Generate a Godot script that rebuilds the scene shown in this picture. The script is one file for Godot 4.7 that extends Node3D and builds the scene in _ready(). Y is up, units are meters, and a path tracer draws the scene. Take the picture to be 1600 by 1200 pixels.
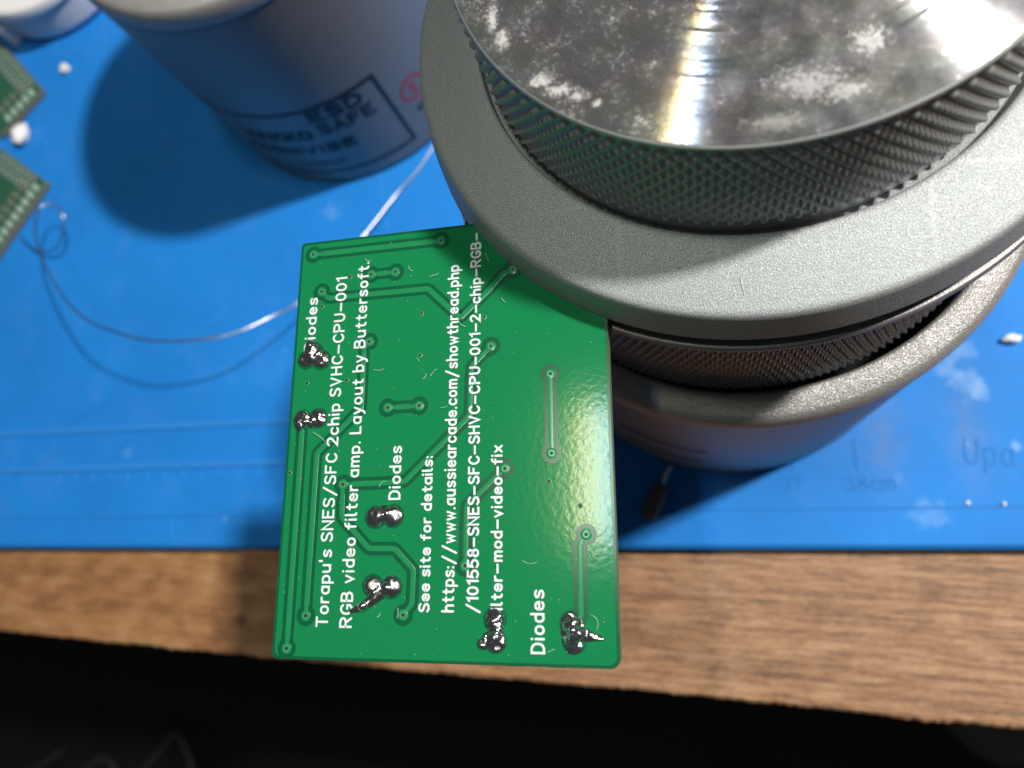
extends Node3D
# A close-up of a small green circuit board held in a round cast-metal board vise on a workbench.
# Shapes are written in millimetres and scaled to metres when a mesh is committed.

const MM := 0.001
var rng := RandomNumberGenerator.new()
var mats := {}
var face_roughness: Image


# ---------------------------------------------------------------- helpers
func lin(r: float, g: float, b: float) -> Color:
	return Color(r, g, b).linear_to_srgb()


func material(called: String, c: Color, rough := 0.5, metal := 0.0, spec := 0.5) -> StandardMaterial3D:
	var m := StandardMaterial3D.new()
	m.resource_name = called
	m.albedo_color = c.linear_to_srgb()
	m.roughness = rough
	m.metallic = metal
	m.metallic_specular = spec
	mats[called] = m
	return m


func noise_texture(freq: float, kind := FastNoiseLite.TYPE_SIMPLEX, octaves := 3, side := 512, s := 1) -> ImageTexture:
	var n := FastNoiseLite.new()
	n.seed = s
	n.noise_type = kind
	n.frequency = freq
	n.fractal_octaves = octaves
	if kind == FastNoiseLite.TYPE_CELLULAR:
		n.cellular_return_type = FastNoiseLite.RETURN_DISTANCE
	var im := n.get_seamless_image(side, side)
	return ImageTexture.create_from_image(im)


# fine mottling for a sand-cast face, from a share of the base colour up to all of it
func speckle(freq: float, s: int, least: float) -> ImageTexture:
	var n := FastNoiseLite.new()
	n.seed = s
	n.frequency = freq
	n.fractal_octaves = 3
	var im := n.get_seamless_image(512, 512)
	im.convert(Image.FORMAT_RGB8)
	for y in 512:
		for x in 512:
			var v := lerpf(least, 1.0, smoothstep(0.25, 0.75, im.get_pixel(x, y).r))
			im.set_pixel(x, y, Color(v, v, v))
	return ImageTexture.create_from_image(im)


func bumpy(m: StandardMaterial3D, tex: Texture2D, cm: float, per_metre: float) -> void:
	m.uv1_triplanar = true
	m.uv1_scale = Vector3.ONE * per_metre
	m.heightmap_enabled = true
	m.heightmap_texture = tex
	m.heightmap_scale = cm


func mesh_of(v: PackedVector3Array, n: PackedVector3Array, uv: PackedVector2Array, idx: PackedInt32Array) -> ArrayMesh:
	var a := []
	a.resize(Mesh.ARRAY_MAX)
	var sv := PackedVector3Array()
	sv.resize(v.size())
	for i in v.size():
		sv[i] = v[i] * MM
	a[Mesh.ARRAY_VERTEX] = sv
	a[Mesh.ARRAY_NORMAL] = n
	if uv.size() == v.size():
		a[Mesh.ARRAY_TEX_UV] = uv
	a[Mesh.ARRAY_INDEX] = idx
	var am := ArrayMesh.new()
	am.add_surface_from_arrays(Mesh.PRIMITIVE_TRIANGLES, a)
	return am


# a sheet of points, rows of nu points; its outside is (step along rows) x (step across)
func sheet(pts: PackedVector3Array, nu: int, nv: int, uv := PackedVector2Array(), closed := false, keep := PackedByteArray()) -> ArrayMesh:
	var n := PackedVector3Array()
	n.resize(pts.size())
	var idx := PackedInt32Array()
	for j in nv - 1:
		for i in nu - 1:
			var a := j * nu + i
			var b := a + 1
			var d := a + nu
			var c := d + 1
			if keep.size() and not (keep[a] or keep[b] or keep[c] or keep[d]):
				continue
			var f := (pts[c] - pts[a]).cross(pts[b] - pts[d])
			if f.length_squared() < 1e-14:
				continue
			n[a] += f; n[b] += f; n[c] += f; n[d] += f
			idx.append_array([a, b, d, b, c, d])
	if closed:
		for j in nv:
			var s := n[j * nu] + n[j * nu + nu - 1]
			n[j * nu] = s
			n[j * nu + nu - 1] = s
	for i in n.size():
		n[i] = n[i].normalized() if n[i].length_squared() > 1e-20 else Vector3.UP
	return mesh_of(pts, n, uv, idx)


# spun round y; profile runs up the outside, then inwards over the top; repeat a point for a crease
func lathe(profile: Array, seg := 128, from := 0.0, to := TAU) -> ArrayMesh:
	var pts := PackedVector3Array()
	var uv := PackedVector2Array()
	for j in profile.size():
		for i in seg + 1:
			var t := from + (to - from) * i / seg
			pts.append(Vector3(cos(t) * profile[j].x, profile[j].y, sin(t) * profile[j].x))
			uv.append(Vector2(float(i) / seg, float(j) / (profile.size() - 1)))
	return sheet(pts, seg + 1, profile.size(), uv, is_equal_approx(to - from, TAU))


# a lathed band with diamond knurling
func knurl(r0: float, y0: float, r1: float, y1: float, around: int, rows: float, amp: float, per: int, nv: int) -> ArrayMesh:
	var pts := PackedVector3Array()
	var seg := around * per
	for j in nv + 1:
		var v := float(j) / nv
		var fade := minf(1.0, minf(v, 1.0 - v) * 14.0)
		var r := lerpf(r0, r1, v)
		for i in seg + 1:
			var u := float(i) / per
			var a := absf(fposmod(u + v * rows, 1.0) - 0.5) * 2.0
			var b := absf(fposmod(u - v * rows, 1.0) - 0.5) * 2.0
			var h := minf(1.0, minf(a, b) * 1.25) * amp * fade
			var t := TAU * i / seg
			pts.append(Vector3(cos(t) * (r + h), lerpf(y0, y1, v), sin(t) * (r + h)))
	return sheet(pts, seg + 1, nv + 1, PackedVector2Array(), true)


func tube(path: Array, r: float, sides := 10, tip := 1.0) -> ArrayMesh:
	var pts := PackedVector3Array()
	var side := Vector3.ZERO
	for k in path.size():
		var d: Vector3 = (path[mini(k + 1, path.size() - 1)] - path[maxi(k - 1, 0)]).normalized()
		if side == Vector3.ZERO:
			side = d.cross(Vector3(0.3, 1, 0.2)).normalized()
		side = (side - d * side.dot(d)).normalized()
		var up := side.cross(d)
		var rr := r * (tip if k == 0 or k == path.size() - 1 else 1.0)
		for i in sides + 1:
			var t := -TAU * i / sides
			pts.append(path[k] + (side * cos(t) + up * sin(t)) * rr)
	return sheet(pts, sides + 1, path.size(), PackedVector2Array(), true)


func smooth_path(p: Array, steps := 8) -> Array:
	var c := []
	for k in p.size() - 1:
		var a: Vector3 = p[maxi(k - 1, 0)]
		var b: Vector3 = p[k]
		var d: Vector3 = p[k + 1]
		var e: Vector3 = p[mini(k + 2, p.size() - 1)]
		for s in steps:
			c.append(b.cubic_interpolate(d, a, e, float(s) / steps))
	c.append(p[-1])
	return c


# an outline in x, z (clockwise seen from above or not, both work) between two heights, with a chamfered top edge
func slab(outline: PackedVector2Array, low: float, high: float, bevel := 0.0, uv_scale := 0.0, uv_off := Vector2.ZERO) -> ArrayMesh:
	if Geometry2D.is_polygon_clockwise(outline):
		outline.reverse()
	var inner := outline
	if bevel > 0.0:
		inner = PackedVector2Array()
		for i in outline.size():
			var p := outline[i]
			var a := (p - outline[(i + outline.size() - 1) % outline.size()]).normalized()
			var b := (outline[(i + 1) % outline.size()] - p).normalized()
			var na := Vector2(-a.y, a.x)
			var nb := Vector2(-b.y, b.x)
			var m := (na + nb).normalized()
			inner.append(p + m * bevel / maxf(m.dot(na), 0.3))
	var st := SurfaceTool.new()
	st.begin(Mesh.PRIMITIVE_TRIANGLES)
	st.set_smooth_group(-1)
	var put := func(p: Vector3):
		st.set_uv((Vector2(p.x, p.z) - uv_off) * uv_scale)
		st.add_vertex(p * MM)
	var tri := Geometry2D.triangulate_polygon(inner)
	for k in range(0, tri.size(), 3):
		var q := [inner[tri[k]], inner[tri[k + 1]], inner[tri[k + 2]]]
		if (q[1] - q[0]).cross(q[2] - q[0]) < 0:
			q.reverse()
		for w in q:
			put.call(Vector3(w.x, high, w.y))
	var tri2 := Geometry2D.triangulate_polygon(outline)
	for k in range(0, tri2.size(), 3):
		var q := [outline[tri2[k]], outline[tri2[k + 1]], outline[tri2[k + 2]]]
		if (q[1] - q[0]).cross(q[2] - q[0]) > 0:
			q.reverse()
		for w in q:
			put.call(Vector3(w.x, low, w.y))
	var n := outline.size()
	for i in n:
		var a := outline[i]
		var b := outline[(i + 1) % n]
		var ia := inner[i]
		var ib := inner[(i + 1) % n]
		var ha := high - bevel
		var A := Vector3(a.x, low, a.y); var B := Vector3(b.x, low, b.y)
		var C := Vector3(b.x, ha, b.y); var D := Vector3(a.x, ha, a.y)
		for w in [A, B, C, A, C, D]:
			put.call(w)
		if bevel > 0.0:
			var E := Vector3(ib.x, high, ib.y); var F := Vector3(ia.x, high, ia.y)
			for w in [D, C, E, D, E, F]:
				put.call(w)
	st.generate_normals()
	return st.commit()


func obj(called: String, mesh: Mesh, m: Material, parent: Node = self) -> MeshInstance3D:
	var o := MeshInstance3D.new()
	o.name = called
	o.mesh = mesh
	o.material_override = m
	o.cast_shadow = GeometryInstance3D.SHADOW_CASTING_SETTING_DOUBLE_SIDED
	if parent == self:
		o.name = numbered(called)
	elif parent.has_node(called):
		var k := 1
		while parent.has_node("%s_%03d" % [called, k]):
			k += 1
		o.name = "%s_%03d" % [called, k]
	parent.add_child(o, true)
	return o


func numbered(called: String) -> String:
	if not has_node(called):
		return called
	var k := 1
	while has_node("%s_%03d" % [called, k]):
		k += 1
	return "%s_%03d" % [called, k]


func thing(called: String, label: String, category: String, at := Vector3.ZERO, group := "") -> Node3D:
	var o := Node3D.new()
	o.name = numbered(called)
	add_child(o)
	o.position = at * MM
	tag(o, label, category, group)
	return o


func tag(o: Node, label: String, category: String, group := "") -> void:
	o.set_meta("label", label)
	o.set_meta("category", category)
	if group:
		o.set_meta("group", group)


func rounded_box(lo: Vector3, hi: Vector3, bevel: float) -> ArrayMesh:
	return slab(PackedVector2Array([Vector2(lo.x, lo.z), Vector2(hi.x, lo.z), Vector2(hi.x, hi.z), Vector2(lo.x, hi.z)]), lo.y, hi.y, bevel)


# ---------------------------------------------------------------- stroke lettering, as silkscreen and moulded marks have it
const BOWL_R := "0 3 .6 3.8 1.6 4 2.5 3.6 3 2.6 3 1.4 2.5 .4 1.6 0 .6 .2 0 1"
const BOWL_L := "3 3 2.4 3.8 1.4 4 .5 3.6 0 2.6 0 1.4 .5 .4 1.4 0 2.4 .2 3 1"
var glyphs := {
	"a": "3 4 3 0|" + BOWL_L, "b": "0 6.2 0 0|" + BOWL_R, "c": "2.9 3.3 2.3 3.9 1.4 4 .5 3.6 0 2.6 0 1.4 .5 .4 1.4 0 2.3 .1 2.9 .7",
	"d": "3 6.2 3 0|" + BOWL_L, "e": "0 2.1 3 2.1 3 2.7 2.5 3.6 1.5 4 .6 3.7 0 2.7 0 1.4 .5 .4 1.5 0 2.3 .1 2.9 .6",
	"f": "1 0 1 4.9 1.4 5.8 2.3 6.1|0 4 2.2 4", "h": "0 6.2 0 0|0 2.8 .8 3.8 1.9 4 2.7 3.6 3 2.8 3 0", "i": "0 4 0 0|0 5.75 0 5.95",
	"l": "0 6.2 0 .8 .3 .2 .8 0", "m": "0 4 0 0|0 3 .7 3.9 1.5 4 2.1 3.6 2.3 2.8 2.3 0|2.3 3 3 3.9 3.8 4 4.4 3.6 4.6 2.8 4.6 0",
	"o": "1.5 4 .5 3.6 0 2.6 0 1.4 .5 .4 1.5 0 2.5 .4 3 1.4 3 2.6 2.5 3.6 1.5 4", "p": "0 4 0 -2|" + BOWL_R,
	"r": "0 4 0 0|0 2.6 .6 3.7 1.4 4 2 3.95", "s": "2.7 3.5 2 4 .9 4 .2 3.5 .2 2.8 .8 2.2 2 1.9 2.7 1.3 2.6 .5 1.8 0 .8 0 0 .5",
	"t": "1 5.6 1 1 1.4 .2 2.2 0|0 4 2.2 4", "u": "0 4 0 1.2 .4 .3 1.2 0 2.2 .2 3 1.2|3 4 3 0", "v": "0 4 1.5 0 3 4", "w": "0 4 1.05 0 2.1 3.2 3.15 0 4.2 4",
	"x": "0 4 3 0|0 0 3 4", "y": "0 4 1.5 0|3 4 1.5 0 .8 -1.7 0 -2", "/": "0 -1.2 3.6 6.6", ".": "0 0 0 .2", ":": "0 .2 0 .4|0 3 0 3.2", "'": "0 6.3 0 5", "-": "0 2.5 3.9 2.5",
	"0": "1.8 6 .7 5.4 .1 4 .1 2 .7 .6 1.8 0 2.9 .6 3.5 2 3.5 4 2.9 5.4 1.8 6", "1": "0 5 1.4 6 1.4 0", "2": "0 5 .6 5.7 1.6 6 2.8 5.7 3.4 4.7 3.1 3.5 0 0 3.6 0",
	"3": "0 5.4 .9 6 2.2 6 3.1 5.3 3.1 4.2 2.3 3.3 1.3 3.2|2.3 3.3 3.3 2.5 3.4 1.3 2.6 .2 1.2 0 0 .6", "7": "0 6 3.4 6 1.4 0",
	"5": "3.2 6 .4 6 .1 3.3 1 3.8 2.2 3.7 3.2 2.9 3.4 1.8 2.9 .6 1.8 0 .8 .1 0 .7",
	"8": "1.8 3.2 .6 3.8 .3 4.8 .9 5.8 1.8 6 2.7 5.8 3.3 4.8 3 3.8 1.8 3.2 .5 2.5 .1 1.4 .7 .3 1.8 0 2.9 .3 3.5 1.4 3.1 2.5 1.8 3.2",
	"B": "0 0 0 6 2 6 3.1 5.5 3.3 4.5 2.8 3.5 1.9 3.2 0 3.2|1.9 3.2 3.2 2.8 3.7 1.7 3.2 .5 2 0 0 0", "C": "3.8 4.9 3 5.8 1.9 6 .8 5.4 .1 4 .1 2 .8 .6 1.9 0 3 .2 3.8 1.1",
	"D": "0 0 0 6 1.7 6 2.9 5.4 3.6 4 3.6 2 2.9 .6 1.7 0 0 0", "E": "3.3 6 0 6 0 0 3.3 0|0 3.2 2.6 3.2", "F": "0 0 0 6 3.3 6|0 3.2 2.5 3.2",
	"G": "3.8 4.9 3 5.8 1.9 6 .8 5.4 .1 4 .1 2 .8 .6 1.9 0 3 .2 3.8 1 3.8 2.5 2.3 2.5", "H": "0 0 0 6|3.7 0 3.7 6|0 3.2 3.7 3.2", "L": "0 6 0 0 3 0",
	"N": "0 0 0 6 3.7 0 3.7 6", "P": "0 0 0 6 2.2 6 3.3 5.5 3.7 4.5 3.3 3.4 2.2 2.8 0 2.8", "R": "0 0 0 6 2.2 6 3.3 5.5 3.7 4.5 3.3 3.4 2.2 3 0 3|1.8 3 3.7 0",
	"S": "3.5 5.2 2.7 5.9 1.2 6 .3 5.3 .2 4.2 .9 3.4 2.6 2.8 3.5 2 3.5 .8 2.6 .1 1 0 0 .8", "T": "0 6 3.8 6|1.9 6 1.9 0", "U": "0 6 0 1.8 .6 .5 1.8 0 3 .5 3.6 1.8 3.6 6",
	"A": "0 0 1.9 6 3.8 0|.7 2 3.1 2", "K": "0 0 0 6|3.6 6 0 2.3|1.2 3.5 3.7 0", "O": "1.9 6 .8 5.4 .1 4 .1 2 .8 .6 1.9 0 3.1 .6 3.8 2 3.8 4 3.1 5.4 1.9 6", "M": "0 0 0 6 2.1 1.8 4.2 6 4.2 0", "I": "0 0 0 6", "9": "3.4 3.6 2.6 2.7 1.4 2.6 .4 3.3 .1 4.5 .7 5.6 1.8 6 2.9 5.5 3.4 4.2 3.2 2 2.3 .4 1 0",
	"V": "0 6 1.9 0 3.8 6", " ": "",
}


func glyph_lines(ch: String) -> Array:
	var out := []
	for part in str(glyphs.get(ch, "")).split("|", false):
		var f := part.split_floats(" ", false)
		var line := []
		for k in range(0, f.size(), 2):
			line.append(Vector2(f[k], f[k + 1]))
		out.append(line)
	return out


# a ribbon along a flat polyline with round ends; place turns (x, y, lift) into a point
func ribbon(st: Dictionary, line: Array, width: float, lift: float, place: Callable) -> void:
	var h := width / 2
	var base: int = st.v.size()
	var closed: bool = line.size() > 2 and line[0].distance_to(line[-1]) < 1e-4
	var put := func(p: Vector2): st.v.append(place.call(p, lift))
	var n := line.size()
	for k in n:
		var p: Vector2 = line[k]
		var a: Vector2 = (p - line[k - 1]).normalized() if k > 0 else ((line[0] - line[n - 2]).normalized() if closed else Vector2.ZERO)
		var b: Vector2 = (line[k + 1] - p).normalized() if k < n - 1 else ((line[1] - line[0]).normalized() if closed else Vector2.ZERO)
		if a == Vector2.ZERO: a = b
		if b == Vector2.ZERO: b = a
		var na := Vector2(-a.y, a.x)
		var m := (na + Vector2(-b.y, b.x)).normalized()
		var w := h / maxf(m.dot(na), 0.45)
		put.call(p + m * w)
		put.call(p - m * w)
		if k > 0:
			var i := base + k * 2
			st.i.append_array([i - 2, i - 1, i, i - 1, i + 1, i])
	if closed:
		return
	for end in 2:
		var p: Vector2 = line[0] if end == 0 else line[-1]
		var d: Vector2 = ((line[0] - line[1]) if end == 0 else (line[-1] - line[-2])).normalized()
		var c: int = st.v.size()
		put.call(p)
		for k in 9:
			put.call(p + d.rotated(-PI / 2 + PI * k / 8) * h)
		for k in 8:
			st.i.append_array([c, c + 1 + k, c + 2 + k])


func flat_mesh(st: Dictionary, up: Vector3) -> ArrayMesh:
	var n := PackedVector3Array()
	n.resize(st.v.size())
	n.fill(up)
	var idx := PackedInt32Array()
	for k in range(0, st.i.size(), 3):
		var a: Vector3 = st.v[st.i[k]]
		var f: Vector3 = (st.v[st.i[k + 1]] - a).cross(st.v[st.i[k + 2]] - a)
		idx.append_array([st.i[k], st.i[k + 1], st.i[k + 2]] if f.dot(up) < 0 else [st.i[k], st.i[k + 2], st.i[k + 1]])
	return mesh_of(PackedVector3Array(st.v), n, PackedVector2Array(), idx)


# a row of letters from a to b (x, z on the surface), capitals cap tall, at that height
func lettering(text: String, a: Vector2, b: Vector2, cap: float, stroke: float, height: float) -> ArrayMesh:
	var st := {"v": [], "i": []}
	var x := 0.0
	var lines := []
	for ch in text:
		var w := 0.0
		var layer := 0
		for l in glyph_lines(ch):
			var moved := []
			for p in l:
				w = maxf(w, p.x)
				moved.append(Vector2(p.x + x, p.y))
			lines.append([moved, layer])
			layer += 1
		x += (2.6 if ch == " " else w + (1.9 if w > 0.3 else 2.1))
	x -= 1.9
	var dir := (b - a).normalized()
	var up := Vector2(dir.y, -dir.x)
	var sx := ((b - a).length() - stroke) / x
	var sy := (cap - stroke) / 6.0
	var place := func(p: Vector2, lift: float): return Vector3(p.x, lift, p.y)
	for l in lines:
		var pts := []
		for p in l[0]:
			pts.append(a + dir * (p.x * sx + stroke / 2) + up * (p.y * sy + stroke / 2))
		ribbon(st, pts, stroke, height + l[1] * 0.003, place)
	return flat_mesh(st, Vector3.UP)


# ---------------------------------------------------------------- scene
func _ready() -> void:
	rng.seed = 7
	setup_camera_and_light()
	make_materials()
	build_floor_and_desk()
	build_mat()
	var head := Transform3D(Basis(Vector3(1, 0.00732, 0), Vector3(-0.00732, 0.99946, -0.0321), Vector3(0, 0.0321, 0.9995)).orthonormalized(), Vector3(6.24, 83.59, -46.63))
	build_vise_with_head(head)
	build_open_vise()
	build_board()
	build_small_things()
	build_lamps()


func setup_camera_and_light() -> void:
	var cam := Camera3D.new()
	cam.name = "camera"
	add_child(cam)
	cam.fov = 56.87
	cam.near = 0.004
	cam.far = 20.0
	cam.transform = Transform3D(Basis(Vector3(0.96877, -0.24794, 0.00246), Vector3(0.05517, 0.20589, -0.97702), Vector3(0.24174, 0.94664, 0.21314)), Vector3(0, 0.14, 0))
	var at := CameraAttributesPhysical.new()
	at.frustum_focal_length = 22.16
	at.frustum_focus_distance = 0.0625
	at.frustum_near = 0.004
	at.frustum_far = 20.0
	at.exposure_aperture = 24.0
	cam.attributes = at
	cam.current = true
	var we := WorldEnvironment.new()
	we.name = "environment"
	var e := Environment.new()
	e.background_mode = Environment.BG_COLOR
	e.background_color = lin(0.045, 0.047, 0.052)
	e.tonemap_mode = Environment.TONE_MAPPER_LINEAR
	e.tonemap_exposure = 1.0
	e.sdfgi_enabled = true
	e.ssao_enabled = true
	e.ssil_enabled = true
	we.environment = e
	add_child(we)
	# the bright lamp to the right behind the vise, and the bar lamp over the board; yellow-blue split added for the knob rainbow
	area_light("lamp_light", Vector3(364, 599, -182), Vector3(-20, 20, -50), Vector2(42, 42), Color(1.0, 0.985, 0.965), 0.72)
	area_light("bar_light", Vector3(-50, 434, -58), Vector3(-12, 60, -40), Vector2(8, 80), Color(1.0, 0.90, 0.56), 0.028)
	area_light("bar_light", Vector3(-40, 434, -58), Vector3(-12, 60, -40), Vector2(8, 80), Color(0.68, 0.84, 1.0), 0.030)


func area_light(called: String, at: Vector3, aim: Vector3, size: Vector2, c: Color, energy: float) -> void:
	var l := AreaLight3D.new()
	l.name = called
	add_child(l, true)
	l.area_size = size * MM
	l.light_color = c
	l.light_energy = energy
	l.shadow_enabled = true
	l.area_range = 8.0
	l.area_attenuation = 2.0
	l.look_at_from_position(at * MM, aim * MM, Vector3(0, 0, -1))


func make_materials() -> void:
	var grain := noise_texture(0.06, FastNoiseLite.TYPE_CELLULAR, 2, 512, 3)
	var fine := noise_texture(0.09, FastNoiseLite.TYPE_SIMPLEX, 3, 512, 5)
	var coarse := noise_texture(0.03, FastNoiseLite.TYPE_SIMPLEX, 2, 512, 6)
	var cast := material("cast_metal", Color(0.53, 0.56, 0.56), 0.52, 0.35)
	bumpy(cast, fine, 0.0042, 130.0)
	cast.albedo_texture = speckle(0.13, 17, 0.62)
	var rim := material("cast_rim", Color(0.66, 0.64, 0.61), 0.42, 0.5)
	bumpy(rim, fine, 0.009, 85.0)
	rim.albedo_texture = speckle(0.12, 19, 0.6)
	var can := material("painted_can", Color(0.235, 0.225, 0.22), 0.42, 0.45)
	bumpy(can, fine, 0.0012, 60.0)
	material("knurl_metal", Color(0.44, 0.46, 0.45), 0.38, 0.55)
	material("collar_metal", Color(0.22, 0.225, 0.24), 0.36, 0.55)
	material("dark_gap", Color(0.02, 0.02, 0.022), 0.6, 0.2)
	material("print_black", Color(0.012, 0.014, 0.02), 0.5)
	material("print_red", Color(0.33, 0.03, 0.05), 0.5)
	var pcb := material("solder_mask", Color(0.007, 0.165, 0.056), 0.13, 0.0, 0.28)
	bumpy(pcb, coarse, 0.00030, 80.0)
	var trace := material("mask_on_copper", Color(0.012, 0.185, 0.068), 0.20, 0.0, 0.36)
	material("mask_on_fibre", Color(0.004, 0.078, 0.034), 0.22, 0.0, 0.36)
	material("board_edge", Color(0.12, 0.16, 0.07), 0.6)
	material("silkscreen", Color(0.60, 0.64, 0.66), 0.55)
	material("via_ring", Color(0.06, 0.24, 0.11), 0.3, 0.1)
	material("via_hole", Color(0.006, 0.014, 0.009), 0.5)
	material("solder", Color(0.64, 0.63, 0.64), 0.22, 1.0)
	material("flux", Color(0.06, 0.045, 0.03), 0.2)
	material("wire_metal", Color(0.55, 0.55, 0.57), 0.30, 1.0)
	material("pale_crumb", Color(0.80, 0.78, 0.78), 0.7)
	material("tub_plastic", Color(0.62, 0.62, 0.66), 0.35)
	material("small_board_mask", Color(0.025, 0.10, 0.06), 0.4)
	material("small_board_edge", Color(0.16, 0.17, 0.12), 0.6)
	material("tinned_pad", Color(0.40, 0.52, 0.45), 0.4, 0.1)
	material("brown_body", Color(0.10, 0.07, 0.05), 0.5)
	material("floor_dark", Color(0.012, 0.011, 0.012), 0.9)
	material("cable_grey", Color(0.055, 0.055, 0.06), 0.5)
	material("box_grey", Color(0.05, 0.05, 0.046), 0.7)
	material("lint_white", Color(0.45, 0.60, 0.50), 0.8)
	material("lamp_shell", Color(0.03, 0.03, 0.03), 0.5)
	var glow := material("lamp_glow", Color(0.8, 0.8, 0.8), 0.5)
	glow.emission_enabled = true
	glow.emission = Color(1.0, 0.96, 0.9)
	glow.emission_energy_multiplier = 3.0


# ---------------------------------------------------------------- setting
func build_floor_and_desk() -> void:
	var fl := obj("floor", rounded_box(Vector3(-2500, -740, -2500), Vector3(2500, -720, 2500), 1.0), mats.floor_dark)
	fl.set_meta("kind", "structure")
	# wooden top, its front edge a little out of line with the mat
	var wood := StandardMaterial3D.new()
	wood.resource_name = "worn_wood"
	wood.albedo_texture = wood_texture()
	wood.roughness = 0.62
	var edge := [Vector2(-700, -2), Vector2(-230, 18), Vector2(-165, 21.6), Vector2(-127, 23.5), Vector2(-102, 24.6), Vector2(-60, 26.4), Vector2(-24, 27.6), Vector2(-3, 28.4), Vector2(20, 29.7), Vector2(36, 30.7), Vector2(52, 31.2), Vector2(90, 33), Vector2(420, 48)]
	var out := PackedVector2Array([Vector2(-700, -620), Vector2(420, -620)])
	var jag := FastNoiseLite.new()
	jag.seed = 4
	jag.frequency = 0.5
	var front := PackedVector2Array()
	for k in edge.size() - 1:
		var a: Vector2 = edge[k]
		var b: Vector2 = edge[k + 1]
		var steps := 40 if a.x > -240 and b.x < 95 else 2
		for s in steps:
			var p := a.lerp(b, float(s) / steps)
			front.append(p + Vector2(0, jag.get_noise_1d(p.x * 1.3) * 0.35 + jag.get_noise_1d(p.x * 0.2 + 70) * 0.3))
	front.append(edge[-1])
	front.reverse()
	out.append_array(front)
	var desk := thing("desk", "worn brown wooden desk top with a rough front edge, under the blue mat", "desk")
	obj("desk_top", slab(out, -30.0, -4.2, 0.5, 1.0 / 240.0, Vector2(-170, -10)), wood, desk)
	for x in [-640, 360]:
		for z in [-560, -60]:
			obj("leg", rounded_box(Vector3(x - 25, -720, z - 25), Vector3(x + 25, -30, z + 25), 2.0), mats.brown_body, desk)


func wood_texture() -> ImageTexture:
	var w := 2048
	var h := 512
	# the grain runs along x and drops a little to the right, as the front edge does
	var a := FastNoiseLite.new(); a.seed = 11; a.frequency = 1.0; a.fractal_octaves = 4
	var b := FastNoiseLite.new(); b.seed = 23; b.frequency = 1.0; b.fractal_octaves = 3
	var data := PackedByteArray()
	data.resize(w * h * 3)
	var dark := Vector3(0.110, 0.050, 0.021)
	var mid := Vector3(0.305, 0.142, 0.056)
	var pale := Vector3(0.450, 0.265, 0.125)
	for y in h:
		for x in w:
			var X := x * 240.0 / w
			var Z := y * 60.0 / h
			var Zs := Z - X * 0.052
			var coarse := a.get_noise_2d(X * 0.011, Zs * 0.10)
			var streak := b.get_noise_2d(X * 0.022 + 40.0, Zs * 0.75)
			var fibre := a.get_noise_2d(X * 0.12 + 200.0, Zs * 1.7)
			var blotch := b.get_noise_2d(X * 0.09 + 300.0, Z * 0.16)
			# the right half is greyer and more open-grained than the oiled left half
			var open := smoothstep(60.0, 180.0, X)
			var hair := b.get_noise_2d(X * 0.5 + 500.0, Zs * 4.5)
			var t := 0.50 + coarse * 0.22 + streak * lerpf(0.14, 0.42, open) + fibre * lerpf(0.22, 0.52, open) + hair * lerpf(0.14, 0.42, open) + blotch * lerpf(0.34, 0.18, open)
			t = clampf(t, 0.0, 1.0)
			var c := dark.lerp(mid, clampf(t * 2.0, 0, 1)) if t < 0.5 else mid.lerp(pale, (t - 0.5) * 2.0)
			var grey := (c.x + c.y + c.z) / 3.0
			c = c.lerp(Vector3(grey * 1.25, grey, grey * 0.82), 0.16 * open + 0.10 * clampf(blotch, 0, 1))
			var kx := (X - 71.3) / 1.5
			var kz := (Z - 27.3) / 1.3
			c *= 1.0 - 0.6 * exp(-(kx * kx + kz * kz))
			var s := Color(c.x, c.y, c.z).linear_to_srgb()
			var i := (y * w + x) * 3
			data[i] = int(clampf(s.r, 0, 1) * 255.0)
			data[i + 1] = int(clampf(s.g, 0, 1) * 255.0)
			data[i + 2] = int(clampf(s.b, 0, 1) * 255.0)
	# the slab's u and v both run 240 mm per unit; repeat the 60 mm of depth four times
	var im := Image.create_from_data(w, h, false, Image.FORMAT_RGB8, data)
	var tall := Image.create(w, h * 4, false, Image.FORMAT_RGB8)
	for k in 4:
		tall.blit_rect(im, Rect2i(0, 0, w, h), Vector2i(0, h * k))
	return ImageTexture.create_from_image(tall)


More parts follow.
